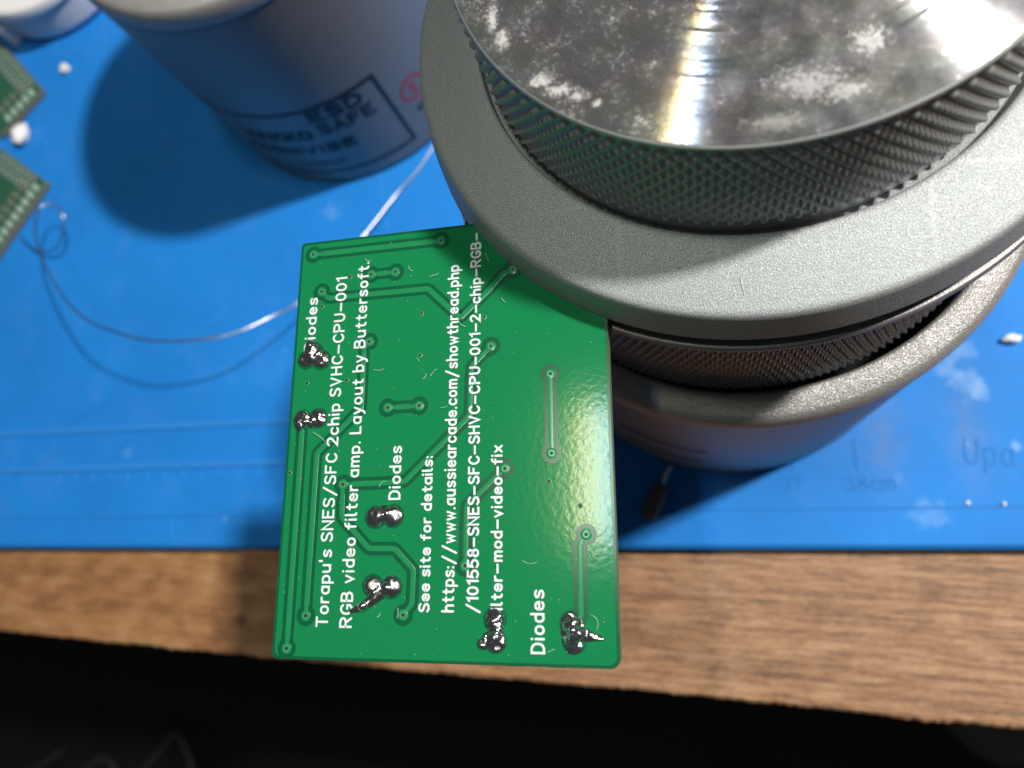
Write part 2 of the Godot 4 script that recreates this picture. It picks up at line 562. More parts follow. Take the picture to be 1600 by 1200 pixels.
func mat_texture() -> ImageTexture:
	var w := 1024
	var h := 1024
	# 512 mm square, 0.5 mm a pixel, origin at (-400, -480)
	var a := FastNoiseLite.new(); a.seed = 31; a.frequency = 1.0; a.fractal_octaves = 4
	var data := PackedByteArray()
	data.resize(w * h * 3)
	# pale dried smears and grey scuffs by where they lie: x, z, radius, strength
	var smears := [[48.0, -26.8, 2.2, 0.5], [49.8, -25.6, 1.6, 0.4], [45.3, -29.7, 1.8, 0.45], [45.9, -32.8, 2.2, 0.3], [48.5, -33.2, 1.7, 0.3], [46.5, -16.5, 0.6, 0.5], [54.0, -15.5, 0.9, 0.6], [39.3, -4.3, 2.4, 0.25], [37.0, -4.2, 1.4, 0.2], [35.0, -10.6, 1.0, 0.15], [-102.2, -5.0, 0.5, 0.5], [-130.0, -20.5, 1.6, 0.14], [-80.0, -76.0, 2.0, 0.16], [-90.0, -42.5, 0.7, 0.2]]
	var scuffs := [[33.0, -18.0, 4.0, 9.0, 0.30], [47.0, -19.0, 3.0, 8.0, 0.30], [-172.0, -6.0, 6.0, 6.0, 0.2], [24.0, -18.0, 4.0, 6.0, 0.12]]
	for y in h:
		for x in w:
			var X := x * 0.5 - 400.0
			var Z := y * 0.5 - 480.0
			var v := 1.0
			var c := Vector3(0.014, 0.198, 0.610)
			var near := X > -210.0 and Z > -180.0 and X < 80.0
			if near:
				v += a.get_noise_2d(X * 0.03, Z * 0.03) * 0.10 + a.get_noise_2d(X * 0.4, Z * 0.4 + 90.0) * 0.05
				var smudge := clampf(a.get_noise_2d(X * 0.06 + 50.0, Z * 0.05) - 0.12, 0.0, 1.0)
				c = c.lerp(Vector3(0.06, 0.23, 0.66), smudge * 0.5)
				for s in smears:
					var dx: float = X - s[0]
					var dz: float = Z - s[1]
					if absf(dx) < s[2] * 2.5 and absf(dz) < s[2] * 2.5:
						var q = sqrt(dx * dx + dz * dz) / s[2] + a.get_noise_2d(X * 0.3, Z * 0.3) * 0.9
						c = c.lerp(Vector3(0.30, 0.50, 0.78), s[3] * smoothstep(1.3, 0.5, q) * 0.8)
				for s in scuffs:
					var dx: float = (X - s[0]) / s[2]
					var dz: float = (Z - s[1]) / s[3]
					var q := dx * dx + dz * dz
					if q < 6.0:
						c = c.lerp(Vector3(0.16, 0.21, 0.36), s[4] * exp(-q) * (1.0 + a.get_noise_2d(X * 0.3, Z * 0.2)))
			c *= v
			var k := Color(c.x, c.y, c.z).linear_to_srgb()
			var i := (y * w + x) * 3
			data[i] = int(clampf(k.r, 0, 1) * 255.0)
			data[i + 1] = int(clampf(k.g, 0, 1) * 255.0)
			data[i + 2] = int(clampf(k.b, 0, 1) * 255.0)
	var im := Image.create_from_data(w, h, false, Image.FORMAT_RGB8, data)
	# old knife cuts and drag marks
	var dice := RandomNumberGenerator.new()
	dice.seed = 12
	for k in 34:
		var p := Vector2(dice.randf_range(400, 960), dice.randf_range(640, 955))
		var dir := Vector2.from_angle(dice.randf() * TAU)
		var bend := dice.randf_range(-0.012, 0.012)
		var pale := dice.randf() < 0.6
		for t in dice.randi_range(10, 70):
			var c := im.get_pixelv(Vector2i(p))
			im.set_pixelv(Vector2i(p), c.lerp(Color(0.45, 0.68, 0.92) if pale else Color(0.08, 0.30, 0.55), 0.16))
			p += dir
			dir = dir.rotated(bend)
			if p.x < 1 or p.y < 1 or p.x > w - 2 or p.y > h - 2:
				break
	return ImageTexture.create_from_image(im)


func build_mat() -> void:
	var blue := StandardMaterial3D.new()
	blue.resource_name = "blue_silicone"
	blue.albedo_texture = mat_texture()
	blue.roughness = 0.6
	blue.metallic_specular = 0.3
	var pale := material("blue_rib", Color(0.026, 0.217, 0.63), 0.55, 0.0, 0.3)
	var dark := material("blue_mark", Color(0.014, 0.160, 0.50), 0.6, 0.0, 0.3)
	var m := thing("work_mat", "bright blue silicone work mat with moulded ruler marks, lying on the desk", "work mat")
	obj("mat_sheet", slab(PackedVector2Array([Vector2(-330, 2.0), Vector2(-330, -300), Vector2(100, -300), Vector2(100, 2.0)]), -4.2, 0.0, 0.8, 1.0 / 512.0, Vector2(-400, -480)), blue, m)
	for z in [-26.1, -16.8]:
		obj("ruler_rib", rounded_box(Vector3(-326, -0.2, z - 1.0), Vector3(-20, 0.45, z + 1.0), 0.4), pale, m)
	obj("ruler_line", rounded_box(Vector3(-320, -0.2, -5.3), Vector3(96, 0.06, -4.9), 0.02), dark, m)
	for k in 26:
		var x := -184.0 + k * 5.0
		var long := 2.6 if k % 2 else 1.5
		obj("ruler_tick", rounded_box(Vector3(x - 0.28, -0.2, -15.7), Vector3(x + 0.28, 0.14, -15.6 + long), 0.05), pale, m)
	for x in [6.6, 17.5, 28.5]:
		obj("ruler_tick", rounded_box(Vector3(x - 0.22, -0.2, -17.6), Vector3(x + 0.22, 0.05, -12.0), 0.02), dark, m)
	obj("number", lettering("37", Vector2(15.4, -8.1), Vector2(19.0, -8.1), 3.0, 0.42, 0.03), dark, m)
	obj("number", lettering("38cm", Vector2(26.2, -8.1), Vector2(34.6, -8.1), 3.0, 0.42, 0.03), dark, m)
	obj("moulded_mark", lettering("Upa", Vector2(45.8, -12.4), Vector2(53.6, -11.8), 4.8, 0.5, 0.04), dark, m)


# ---------------------------------------------------------------- the board vises
const S := 140.0

func p2(list: Array) -> Array:
	var out := []
	for q in list:
		out.append(Vector2(q[0], q[1]) * S)
	return out


func can_radius(y: float) -> float:
	return lerpf(0.2392, 0.2362, clampf(y / 52.0, 0, 1)) * S


func vise_base(root: Node3D) -> void:
	obj("base_can", lathe(p2([[0.0, 0.0], [0.228, 0.0], [0.236, 0.001], [0.2395, 0.004], [0.2400, 0.010], [0.2396, 0.022], [0.2392, 0.030], [0.2362, 0.3755], [0.2362, 0.3755], [0.232, 0.379]]), 160), mats.painted_can, root)
	obj("base_rim", lathe(p2([[0.231, 0.3765], [0.2362, 0.3770], [0.2372, 0.3800], [0.2370, 0.3900], [0.2358, 0.3960], [0.2335, 0.4020], [0.2290, 0.4050], [0.2200, 0.4078], [0.2135, 0.4090], [0.2105, 0.4075], [0.2095, 0.4030], [0.2090, 0.3700], [0.2080, 0.355]]), 160), mats.cast_rim, root)
	obj("socket", lathe(p2([[0.2085, 0.362], [0.2040, 0.340], [0.185, 0.305], [0.14, 0.285], [0.08, 0.280], [0.0, 0.280]]), 96), mats.dark_gap, root)


func disc_texture() -> ImageTexture:
	# the turned top face: bare metal, specks, dried white residue where they sit on it and a painted-in reflection (polar: u round, v outwards)
	var w := 1536
	var h := 384
	var R := 0.1646 * S
	var a := FastNoiseLite.new(); a.seed = 8; a.frequency = 1.0; a.fractal_octaves = 5
	var b := FastNoiseLite.new(); b.seed = 9; b.frequency = 1.0; b.fractal_octaves = 3
	var patches := [[-18.9, 9.6, 0.35, 1.3, 1.0], [-18.1, 11.6, 0.5, 0.8, 1.0], [-15.2, 15.6, 0.8, 0.5, 1.1], [-13.9, 16.7, 0.9, 0.45, 1.0], [-12.6, 17.4, 0.6, 0.35, 0.9], [-11.3, 18.2, 0.3, 0.3, 1.0], [2.2, 19.0, 2.3, 1.2, 0.7], [4.6, 20.0, 1.9, 0.8, 0.7], [6.0, 16.8, 1.2, 1.4, 0.7], [0.4, 21.6, 1.8, 0.6, 0.6], [-2.4, 18.4, 0.9, 0.9, 0.4]]
	var data := PackedByteArray()
	data.resize(w * h * 4)
	for y in h:
		var r := R * (y + 0.5) / h
		for x in w:
			var t := TAU * (x + 0.5) / w
			var X := cos(t) * r
			var Z := sin(t) * r
			var n := a.get_noise_2d(X * 0.30, Z * 0.30)
			var f := b.get_noise_2d(X * 1.5 + 60.0, Z * 1.5)
			var g := b.get_noise_2d(X * 4.2 + 160.0, Z * 4.2)
			var residue_sheen := smoothstep(0.12, 0.75, n * 0.45 + f * 0.45 + g * 0.5) * 0.7
			residue_sheen = maxf(residue_sheen, smoothstep(-9.0, 12.0, X + n * 9.0) * (0.22 + 0.2 * n + 0.1 * f))  # broad reflection over the right half, painted in as a paler tone
			for s in patches:
				var dx: float = (X - s[0]) / s[2]
				var dz: float = (Z - s[1]) / s[3]
				var q := dx * dx + dz * dz
				if q < 5.0:
					residue_sheen = maxf(residue_sheen, s[4] * smoothstep(1.5, 0.3, sqrt(q) + f * 0.7 + n * 0.4 + g * 0.8) * 0.85)
			residue_sheen = clampf(residue_sheen, 0.0, 1.0)
			var ring := b.get_noise_1d(r * 9.0) + 0.6 * b.get_noise_1d(r * 31.0)
			var base := 0.24 + 0.05 * ring + 0.06 * n + 0.04 * g
			# diffraction colours of the lit grooves painted into the metal: faint tints that drift across the whole face
			var ph := a.get_noise_2d(X * 0.12 + 30.0, Z * 0.12) * 5.0 + r * 0.9
			var tint := Vector3(1.0 + 0.05 * cos(ph), 1.0 + 0.04 * cos(ph - 2.1), 1.0 + 0.06 * cos(ph - 4.2))
			var c := tint * base
			c = c.lerp(Vector3(0.50, 0.48, 0.47), residue_sheen)
			var k := Color(c.x, c.y, c.z).linear_to_srgb()
			var i := (y * w + x) * 4
			data[i] = int(clampf(k.r, 0, 1) * 255.0)
			data[i + 1] = int(clampf(k.g, 0, 1) * 255.0)
			data[i + 2] = int(clampf(k.b, 0, 1) * 255.0)
			data[i + 3] = int((1.0 - residue_sheen) * 255.0)
	var im := Image.create_from_data(w, h, false, Image.FORMAT_RGBA8, data)
	# where residue lies the face is dull
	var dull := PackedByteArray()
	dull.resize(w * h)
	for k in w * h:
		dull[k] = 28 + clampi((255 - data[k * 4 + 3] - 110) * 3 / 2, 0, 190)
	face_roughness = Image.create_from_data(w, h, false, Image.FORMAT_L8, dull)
	return ImageTexture.create_from_image(im)


func build_vise_with_head(head: Transform3D) -> void:
	var root := thing("board_vise", "round silver board vise with knurled knob, clamping the green circuit board", "vise", Vector3(0.0519, 0, -0.3257) * S)
	vise_base(root)
	# two short dark printed bars on the can, in the shade behind the board
	for y in [28.5, 16.0]:
		var st := {"v": [], "i": []}
		var line := []
		for k in 13:
			line.append(Vector2(deg_to_rad(99.0 + k * 2.0), y))
		var place := func(p: Vector2, lift: float): return Vector3(cos(p.x), 0, sin(p.x)) * (can_radius(p.y) + lift) + Vector3(0, p.y, 0)
		for seg in line.size() - 1:
			var p: Vector2 = line[seg]
			var q: Vector2 = line[seg + 1]
			var b: int = st.v.size()
			for c in [Vector2(p.x, y - 1.1), Vector2(q.x, y - 1.1), Vector2(q.x, y + 1.1), Vector2(p.x, y + 1.1)]:
				st.v.append(place.call(c, 0.08))
			st.i.append_array([b, b + 1, b + 2, b, b + 2, b + 3])
		obj("printed_bar", curved_mesh(st), mats.print_black, root)
	var inv := root.transform.affine_inverse()
	var place_head := func(o: Node3D): o.transform = inv * Transform3D(head.basis, head.origin * MM)
	var upper: MeshInstance3D = obj("upper_jaw", lathe(p2([[0.09, -0.0262], [0.2180, -0.0262], [0.2192, -0.0255], [0.2194, -0.0240], [0.2150, -0.0034], [0.2150, -0.0034], [0.2142, -0.0010], [0.2126, 0.0004], [0.2100, 0.0012], [0.1980, 0.0042], [0.1850, 0.0074], [0.1725, 0.0104], [0.1698, 0.0102], [0.1686, 0.0090], [0.1680, 0.0050], [0.1678, 0.0010], [0.1500, 0.0010]]), 200), mats.cast_metal, root)
	place_head.call(upper)
	for sc in [[[-1.6, 28.9], [-1.9, 26.9]], [[-6.6, 25.6], [-6.4, 25.75]], [[4.0, 27.4], [4.2, 27.35]]]:
		var path := []
		for k in 4:
			var q := Vector2(sc[0][0], sc[0][1]).lerp(Vector2(sc[1][0], sc[1][1]), k / 3.0)
			var rr := q.length() / S
			path.append(Vector3(q.x, lerpf(0.0103, -0.0006, clampf((rr - 0.177) / 0.036, 0, 1)) * S + (0.04 if rr < 0.205 else -0.02), q.y))
		var cut: MeshInstance3D = obj("scratch", tube(path, 0.075, 6, 0.4), mats.knurl_metal, root)
		place_head.call(cut)
	var stem: MeshInstance3D = obj("clamp_stem", lathe(p2([[0.085, -0.05], [0.085, -0.025]]), 48), mats.dark_gap, root)
	place_head.call(stem)
	var lower: MeshInstance3D = obj("lower_jaw", lathe(p2([[0.205, -0.0500], [0.2125, -0.0480], [0.2200, -0.0460], [0.2216, -0.0435], [0.2214, -0.0400], [0.2195, -0.0385], [0.08, -0.0385]]), 200), mats.painted_can, root)
	place_head.call(lower)
	var collar: MeshInstance3D = obj("knurled_collar", knurl(0.2062 * S, -0.205 * S, 0.2080 * S, -0.0505 * S, 200, 8.0, 0.45, 6, 120), mats.collar_metal, root)
	place_head.call(collar)
	var knob: MeshInstance3D = obj("knob", knurl(0.1628 * S, 0.0112 * S, 0.1618 * S, 0.0868 * S, 118, 7.0, 0.55, 8, 112), mats.knurl_metal, root)
	place_head.call(knob)
	var foot: MeshInstance3D = obj("knob_groove", lathe(p2([[0.1625, 0.0012], [0.1628, 0.0060], [0.1628, 0.0112]]), 96), mats.knurl_metal, root)
	place_head.call(foot)
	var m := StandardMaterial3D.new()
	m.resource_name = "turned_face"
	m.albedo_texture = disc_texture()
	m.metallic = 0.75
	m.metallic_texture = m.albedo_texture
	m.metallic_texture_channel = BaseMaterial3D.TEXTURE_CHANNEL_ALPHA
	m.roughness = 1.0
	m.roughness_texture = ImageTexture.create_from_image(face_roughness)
	var prof := [[0.1622, 0.0868], [0.1640, 0.0874], [0.1646, 0.0888], [0.1640, 0.0900], [0.1632, 0.0903]]
	var edge: MeshInstance3D = obj("knob_edge", lathe(p2(prof), 200), mats.knurl_metal, root)
	place_head.call(edge)
	# the face, with its fine turning grooves as real rings
	var pts := PackedVector3Array()
	var uv := PackedVector2Array()
	var seg := 128
	var R := 0.1632 * S
	var period := 0.066
	var rows := int(R / period) * 4
	var deep := 0.0
	for j in rows + 1:
		var r := R * (1.0 - float(j) / rows)
		if j % 4 == 0:
			deep = period / 4.0 * tan(deg_to_rad(13.0 + 12.0 * rng.randf()))
		var y: float = 0.0903 * S + (deep * [0.0, 1.0, 0.0, -1.0][j % 4] if j > 4 and j < rows - 4 else 0.0)
		for i in seg + 1:
			var t := TAU * i / seg
			pts.append(Vector3(cos(t) * r, y, sin(t) * r))
			uv.append(Vector2(float(i) / seg, r / R))
	var rings := rows
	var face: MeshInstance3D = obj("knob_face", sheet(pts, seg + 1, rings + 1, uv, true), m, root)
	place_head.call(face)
	# a small bent pin that stands out from between the jaws behind the board
	var pin: MeshInstance3D = obj("jaw_pin", tube([Vector3(-25.0, 73.6, 9.2), Vector3(-27.6, 74.0, 10.4), Vector3(-28.9, 74.2, 11.2), Vector3(-28.8, 74.5, 12.2), Vector3(-28.4, 74.9, 13.6)], 0.62, 8, 0.8), mats.cast_rim, root)
	pin.position = Vector3(0, 0, 0)


func curved_mesh(st: Dictionary) -> ArrayMesh:
	# for marks on the upright can: outward normals
	var n := PackedVector3Array()
	for v in st.v:
		n.append(Vector3(v.x, 0, v.z).normalized())
	var idx := PackedInt32Array()
	for k in range(0, st.i.size(), 3):
		var a: Vector3 = st.v[st.i[k]]
		var f: Vector3 = (st.v[st.i[k + 1]] - a).cross(st.v[st.i[k + 2]] - a)
		idx.append_array([st.i[k], st.i[k + 1], st.i[k + 2]] if f.dot(n[st.i[k]]) < 0 else [st.i[k], st.i[k + 2], st.i[k + 1]])
	return mesh_of(PackedVector3Array(st.v), n, PackedVector2Array(), idx)


# bold letters printed round the can: from angle a0 to a1 (degrees) and from height y0 to y1
func can_print(text: String, a0: float, a1: float, y0: float, y1: float, stroke: float) -> ArrayMesh:
	var st := {"v": [], "i": []}
	var lines := []
	var x := 0.0
	for ch in text:
		var w := 0.0
		var layer := 0
		for l in glyph_lines(ch):
			var moved := []
			for p in l:
				w = maxf(w, p.x)
				moved.append(Vector2(p.x + x, p.y))
			lines.append([moved, layer])
			layer += 1
		x += w + 1.9
	x -= 1.9
	var span := deg_to_rad(absf(a1 - a0)) * can_radius(y0) - stroke
	var place := func(p: Vector2, lift: float):
		var t: float = deg_to_rad(a0) - (p.x + stroke / 2) / can_radius(y0)
		return Vector3(cos(t), 0, sin(t)) * (can_radius(p.y) + lift) + Vector3(0, p.y, 0)
	for l in lines:
		var pts := []
		for p in l[0]:
			pts.append(Vector2(p.x / x * span, y0 + stroke / 2 + p.y / 6.0 * (y1 - y0 - stroke)))
		var dense := [pts[0]]
		for k in range(1, pts.size()):
			dense.append(pts[k])
		ribbon(st, dense, stroke, 0.07 + l[1] * 0.006, place)
	return curved_mesh(st)


func can_bar(a0: float, a1: float, y0: float, y1: float, lift := 0.07) -> ArrayMesh:
	var st := {"v": [], "i": []}
	var n := maxi(1, int(absf(a1 - a0) / 2.0))
	var rows := maxi(1, int((y1 - y0) / 3.0))
	for j in rows + 1:
		for k in n + 1:
			var t := deg_to_rad(lerpf(a0, a1, float(k) / n))
			var y := lerpf(y0, y1, float(j) / rows)
			st.v.append(Vector3(cos(t), 0, sin(t)) * (can_radius(y) + lift) + Vector3(0, y, 0))
	for j in rows:
		for k in n:
			var b := j * (n + 1) + k
			st.i.append_array([b, b + 1, b + n + 2, b, b + n + 2, b + n + 1])
	return curved_mesh(st)


func can_ring(deg: float, y: float, r: float, width: float) -> ArrayMesh:
	var st := {"v": [], "i": []}
	for k in 41:
		var t := TAU * k / 40
		for w in [r - width / 2, r + width / 2]:
			var yy: float = y + sin(t) * w
			var ang: float = deg_to_rad(deg) + cos(t) * w / can_radius(y)
			st.v.append(Vector3(cos(ang), 0, sin(ang)) * (can_radius(yy) + 0.06) + Vector3(0, yy, 0))
		if k > 0:
			var b := k * 2
			st.i.append_array([b - 2, b - 1, b, b - 1, b + 1, b])
	return curved_mesh(st)


func build_open_vise() -> void:
	var root := thing("board_vise", "open base of a board vise without its head, with a black framed print", "vise", Vector3(-0.5405, 0, -0.8334) * S)
	vise_base(root)
	obj("printed_frame", can_bar(55.5, 57.1, 4.6, 27.9), mats.print_black, root)
	obj("printed_frame", can_bar(57.1, 150, 26.9, 27.9), mats.print_black, root)
	obj("printed_frame", can_bar(57.1, 150, 4.6, 5.5), mats.print_black, root)
	obj("printed_word", can_print("ESD", 84.2, 63.0, 22.9, 26.6, 0.95), mats.print_black, root)
	obj("printed_word", can_print("SAFE", 84.2, 61.5, 18.6, 22.3, 0.85), mats.print_black, root)
	obj("printed_word", can_print("HAKKO", 116.5, 87.0, 17.9, 21.7, 1.1), mats.print_black, root)
	obj("printed_word", can_print("OMNIVISE", 121.0, 74.2, 12.6, 15.9, 0.95), mats.print_black, root)
	obj("printed_word", can_print("C1390C", 104.0, 83.2, 7.5, 9.8, 0.45), mats.print_black, root)
	obj("printed_seal", can_ring(46.4, 17.2, 2.9, 0.7), mats.print_red, root)
	obj("printed_seal", can_print("S", 48.2, 44.8, 15.6, 18.8, 0.6), mats.print_red, root)
	obj("printed_word", can_print("ESD", 49.0, 43.5, 10.4, 12.2, 0.4), mats.print_black, root)


# ---------------------------------------------------------------- the circuit board
func v2(list: Array) -> Array:
	var out := []
	for q in list:
		out.append(Vector2(q[0], q[1]))
	return out


func soften(line: Array, r: float) -> Array:
	# round the corners of a path a little
	var out := [line[0]]
	for k in range(1, line.size() - 1):
		var p: Vector2 = line[k]
		var a: Vector2 = p + (line[k - 1] - p).limit_length(r)
		var b: Vector2 = p + (line[k + 1] - p).limit_length(r)
		out.append(a)
		out.append(a.lerp(p, 0.5).lerp(p.lerp(b, 0.5), 0.5))
		out.append(b)
	out.append(line[-1])
	return out


# a copper track under the mask: a low ridge with sloping sides
func ridge(line: Array, width: float, low: float, high: float) -> ArrayMesh:
	var pts := PackedVector3Array()
	var n := line.size()
	var h := width / 2
	for k in n:
		var p: Vector2 = line[k]
		var a: Vector2 = (p - line[maxi(k - 1, 0)]).normalized()
		var b: Vector2 = (line[mini(k + 1, n - 1)] - p).normalized()
		if a == Vector2.ZERO: a = b
		if b == Vector2.ZERO: b = a
		var na := Vector2(-a.y, a.x)
		var m := (na + Vector2(-b.y, b.x)).normalized()
		m /= maxf(m.dot(na), 0.5)
		for s in [[-h - 0.08, low], [-h, (low + high) / 2], [-h + 0.08, high], [h - 0.08, high], [h, (low + high) / 2], [h + 0.08, low]]:
			var q: Vector2 = p + m * s[0]
			pts.append(Vector3(q.x, s[1], q.y))
	return sheet(pts, 6, n)


func disc(c: Vector2, r: float, y: float, r_in := 0.0, sides := 24, rise := 0.0) -> ArrayMesh:
	var prof := [Vector2(r, y - rise), Vector2(r - rise, y), Vector2(r_in, y)] if rise > 0.0 else [Vector2(r, y), Vector2(r_in, y)]
	var pts := PackedVector3Array()
	for q in prof:
		for i in sides + 1:
			var t := TAU * i / sides
			pts.append(Vector3(c.x + cos(t) * q.x, q.y, c.y + sin(t) * q.x))
	return sheet(pts, sides + 1, prof.size(), PackedVector2Array(), true)


# molten-looking joint: overlapping mounds [x, z, radius, height], softly joined, with a few facets and pits
func solder_mesh(mounds: Array, rough: float, s: int) -> ArrayMesh:
	var lo := Vector2(1e9, 1e9)
	var hi := -lo
	for m in mounds:
		lo = lo.min(Vector2(m[0] - m[2], m[1] - m[2]))
		hi = hi.max(Vector2(m[0] + m[2], m[1] + m[2]))
		if m.size() > 4:
			lo = lo.min(Vector2(m[4] - m[6], m[5] - m[6]))
			hi = hi.max(Vector2(m[4] + m[6], m[5] + m[6]))
	var cell := 0.034
	var nu := int((hi.x - lo.x) / cell) + 4
	var nv := int((hi.y - lo.y) / cell) + 4
	var nz := FastNoiseLite.new()
	nz.seed = s
	nz.frequency = 1.0
	nz.fractal_octaves = 1
	var pts := PackedVector3Array()
	var keep := PackedByteArray()
	for j in nv:
		for i in nu:
			var p := lo + Vector2(i - 1.5, j - 1.5) * cell
			var acc := 0.0
			for m in mounds:
				var centre := Vector2(m[0], m[1])
				var along := 0.0
				if m.size() > 4:
					# a drawn-out tail: from the first four numbers to x, z, radius, height at its tip
					var far := Vector2(m[4], m[5])
					along = clampf((p - centre).dot(far - centre) / (far - centre).length_squared(), 0.0, 1.0)
					centre = centre.lerp(far, along)
				var q: float = (p - centre).length() / (lerpf(m[2], m[6], along) if m.size() > 4 else float(m[2]))
				q += nz.get_noise_2d(p.x * 1.1, p.y * 1.1) * 0.12 * rough
				var hgt := 0.0
				if q < 1.0:
					hgt = (lerpf(m[3], m[7], along) if m.size() > 4 else float(m[3])) * pow(1.0 - q * q, 0.5)
				acc += pow(hgt, 1.5)
			var hh := pow(acc, 1.0 / 1.5) * 0.85
			if hh > 0.0:
				hh += nz.get_noise_2d(p.x * 1.1 + 9.0, p.y * 1.1) * 0.13 * rough * minf(1.0, hh * 3.0)
			pts.append(Vector3(p.x, 0.01 + hh if hh > 0.0 else -0.05, p.y))
			keep.append(1 if hh > 0.0 else 0)
	return sheet(pts, nu, nv, PackedVector2Array(), false, keep)


func build_board() -> void:
	var b := thing("circuit_board", "small green circuit board printed with white text, clamped in the vise", "circuit board")
	b.transform = Transform3D(Basis(Vector3(0.99988, -0.01287, -0.00844), Vector3(0.01261, 0.99949, -0.02931), Vector3(0.00881, 0.0292, 0.99953)).orthonormalized(), Vector3(-36.684, 81.010, -28.850) * MM)
	var W := 30.05
	var H := 38.97
	var outline := PackedVector2Array()
	for c in [[0.0, 0.0, 0.45, PI], [W, 0.0, 0.45, 1.5 * PI], [W, H, 0.75, 0.0], [0.0, H, 0.6, 0.5 * PI]]:
		var r: float = c[2]
		var o := Vector2(c[0] + (r if c[0] == 0.0 else -r), c[1] + (r if c[1] == 0.0 else -r))
		for k in 5:
			outline.append(o + Vector2.from_angle(c[3] + PI / 2 * k / 4) * r)
	obj("fibre_core", slab(outline.duplicate(), -1.55, -0.035, 0.02), mats.board_edge, b)
	obj("mask_edge", slab(outline.duplicate(), -0.034, -0.008, 0.01), mats.mask_on_fibre, b)
	var inner := PackedVector2Array()
	for p in outline:
		inner.append(Vector2(W, H) / 2 + (p - Vector2(W, H) / 2) * Vector2((W - 0.5) / W, (H - 0.5) / H))
	obj("solder_mask", slab(inner, -0.007, 0.0, 0.004), mats.solder_mask, b)
	var flat := func(p: Vector2, lift: float): return Vector3(p.x, lift, p.y)
	# tracks: dark clearances on both sides of a ridge, a plated hole at each end
	var nets := [
		[[1.37, 1.34], [14.66, 1.36]],
		[[7.66, 4.09], [10.16, 4.09]],
		[[2.54, 5.37], [3.27, 6.1], [13.5, 6.1], [16.68, 9.28], [19.46, 6.75], [20.73, 5.31], [21.63, 5.03]],
		[[7.79, 10.86], [7.3, 11.5], [7.3, 17.2], [3.1, 21.2], [3.04, 35.38]],
		[[1.44, 18.3], [1.41, 38.09]],
		[[9.92, 17.29], [12.94, 17.28]],
		[[5.89, 24.12], [11.77, 24.05], [17.7, 18.4], [17.8, 13.95], [19.6, 12.2]],
		[[5.89, 24.12], [5.93, 27.01], [8.65, 29.74], [11.09, 29.76], [12.85, 31.52], [12.8, 34.33], [12.05, 35.21]],
		[[20.88, 23.19], [17.5, 26.24], [17.45, 31.22]],
		[[24.96, 15.1], [24.95, 22.03]],
		[[27.68, 28.77], [27.14, 29.53], [27.09, 35.21]],
	]
	var bare_start := [4]
	var bare_end := [10]
	var lift := 0.010
	for k in nets.size():
		var line := soften(v2(nets[k]), 0.25)
		var gap := {"v": [], "i": []}
		ribbon(gap, line, 1.16, lift, flat)
		obj("track_clearance", flat_mesh(gap, Vector3.UP), mats.mask_on_fibre, b)
		lift += 0.001
		obj("track", ridge(line, 0.46, 0.0, 0.034), mats.mask_on_copper, b)
	var seen := []
	for k in nets.size():
		for e in 2:
			if (e == 0 and k in bare_start) or (e == 1 and k in bare_end):
				continue
			var q: Array = nets[k][0] if e == 0 else nets[k][-1]
			if q in seen:
				continue
			seen.append(q)
			var c := Vector2(q[0], q[1])
			obj("via_clearance", disc(c, 0.88, 0.024 + 0.0005 * k), mats.mask_on_fibre, b)
			var pad := obj("via", disc(c, 0.47, 0.062, 0.0, 24, 0.035), mats.mask_on_copper, b)
			obj("ring", disc(c, 0.27, 0.070, 0.16), mats.via_ring, pad)
			obj("hole", disc(c + Vector2(0.02, -0.02), 0.165, 0.066), mats.via_hole, pad)
	for q in [[5.45, 4.13], [2.71, 6.9], [12.94, 8.52], [12.93, 12.54], [5.71, 14.44], [1.63, 14.49], [0.49, 22.91], [24.69, 24.39], [27.28, 26.45], [19.0, 9.4]]:
		var c := Vector2(q[0], q[1])
		var pad := obj("stitching_via", disc(c, 0.22, 0.030, 0.0, 16, 0.02), mats.via_ring, b)
		obj("hole", disc(c, 0.14, 0.036, 0.0, 14), mats.via_hole, pad)
	# white silkscreen, read from the bottom edge upwards
	for t in [
		["Torapu's SNES/SFC 2chip SVHC-CPU-001", 5.24, 36.30, 4.10, 1.19], ["RGB video filter amp. Layout by Buttersoft.", 7.46, 36.32, 2.75, 1.19],
		["See site for details:", 14.42, 34.98, 21.85, 1.02], ["https://www.aussiearcade.com/showthread.php", 16.56, 34.96, 4.05, 1.12],
		["/101558-SNES-SFC-SHVC-CPU-001-2-chip-RGB-", 18.67, 34.99, 1.02, 1.06], ["filter-mod-video-fix", 20.71, 35.42, 21.15, 1.04],
		["Diodes", 2.24, 11.30, 5.95, 1.15], ["Diodes", 11.48, 25.62, 20.85, 1.15], ["Diodes", 24.17, 38.02, 33.10, 1.19]]:
		obj("silkscreen_text", lettering(t[0], Vector2(t[1], t[2]), Vector2(t[1], t[3]), t[4], 0.19, 0.085), mats.silkscreen, b)
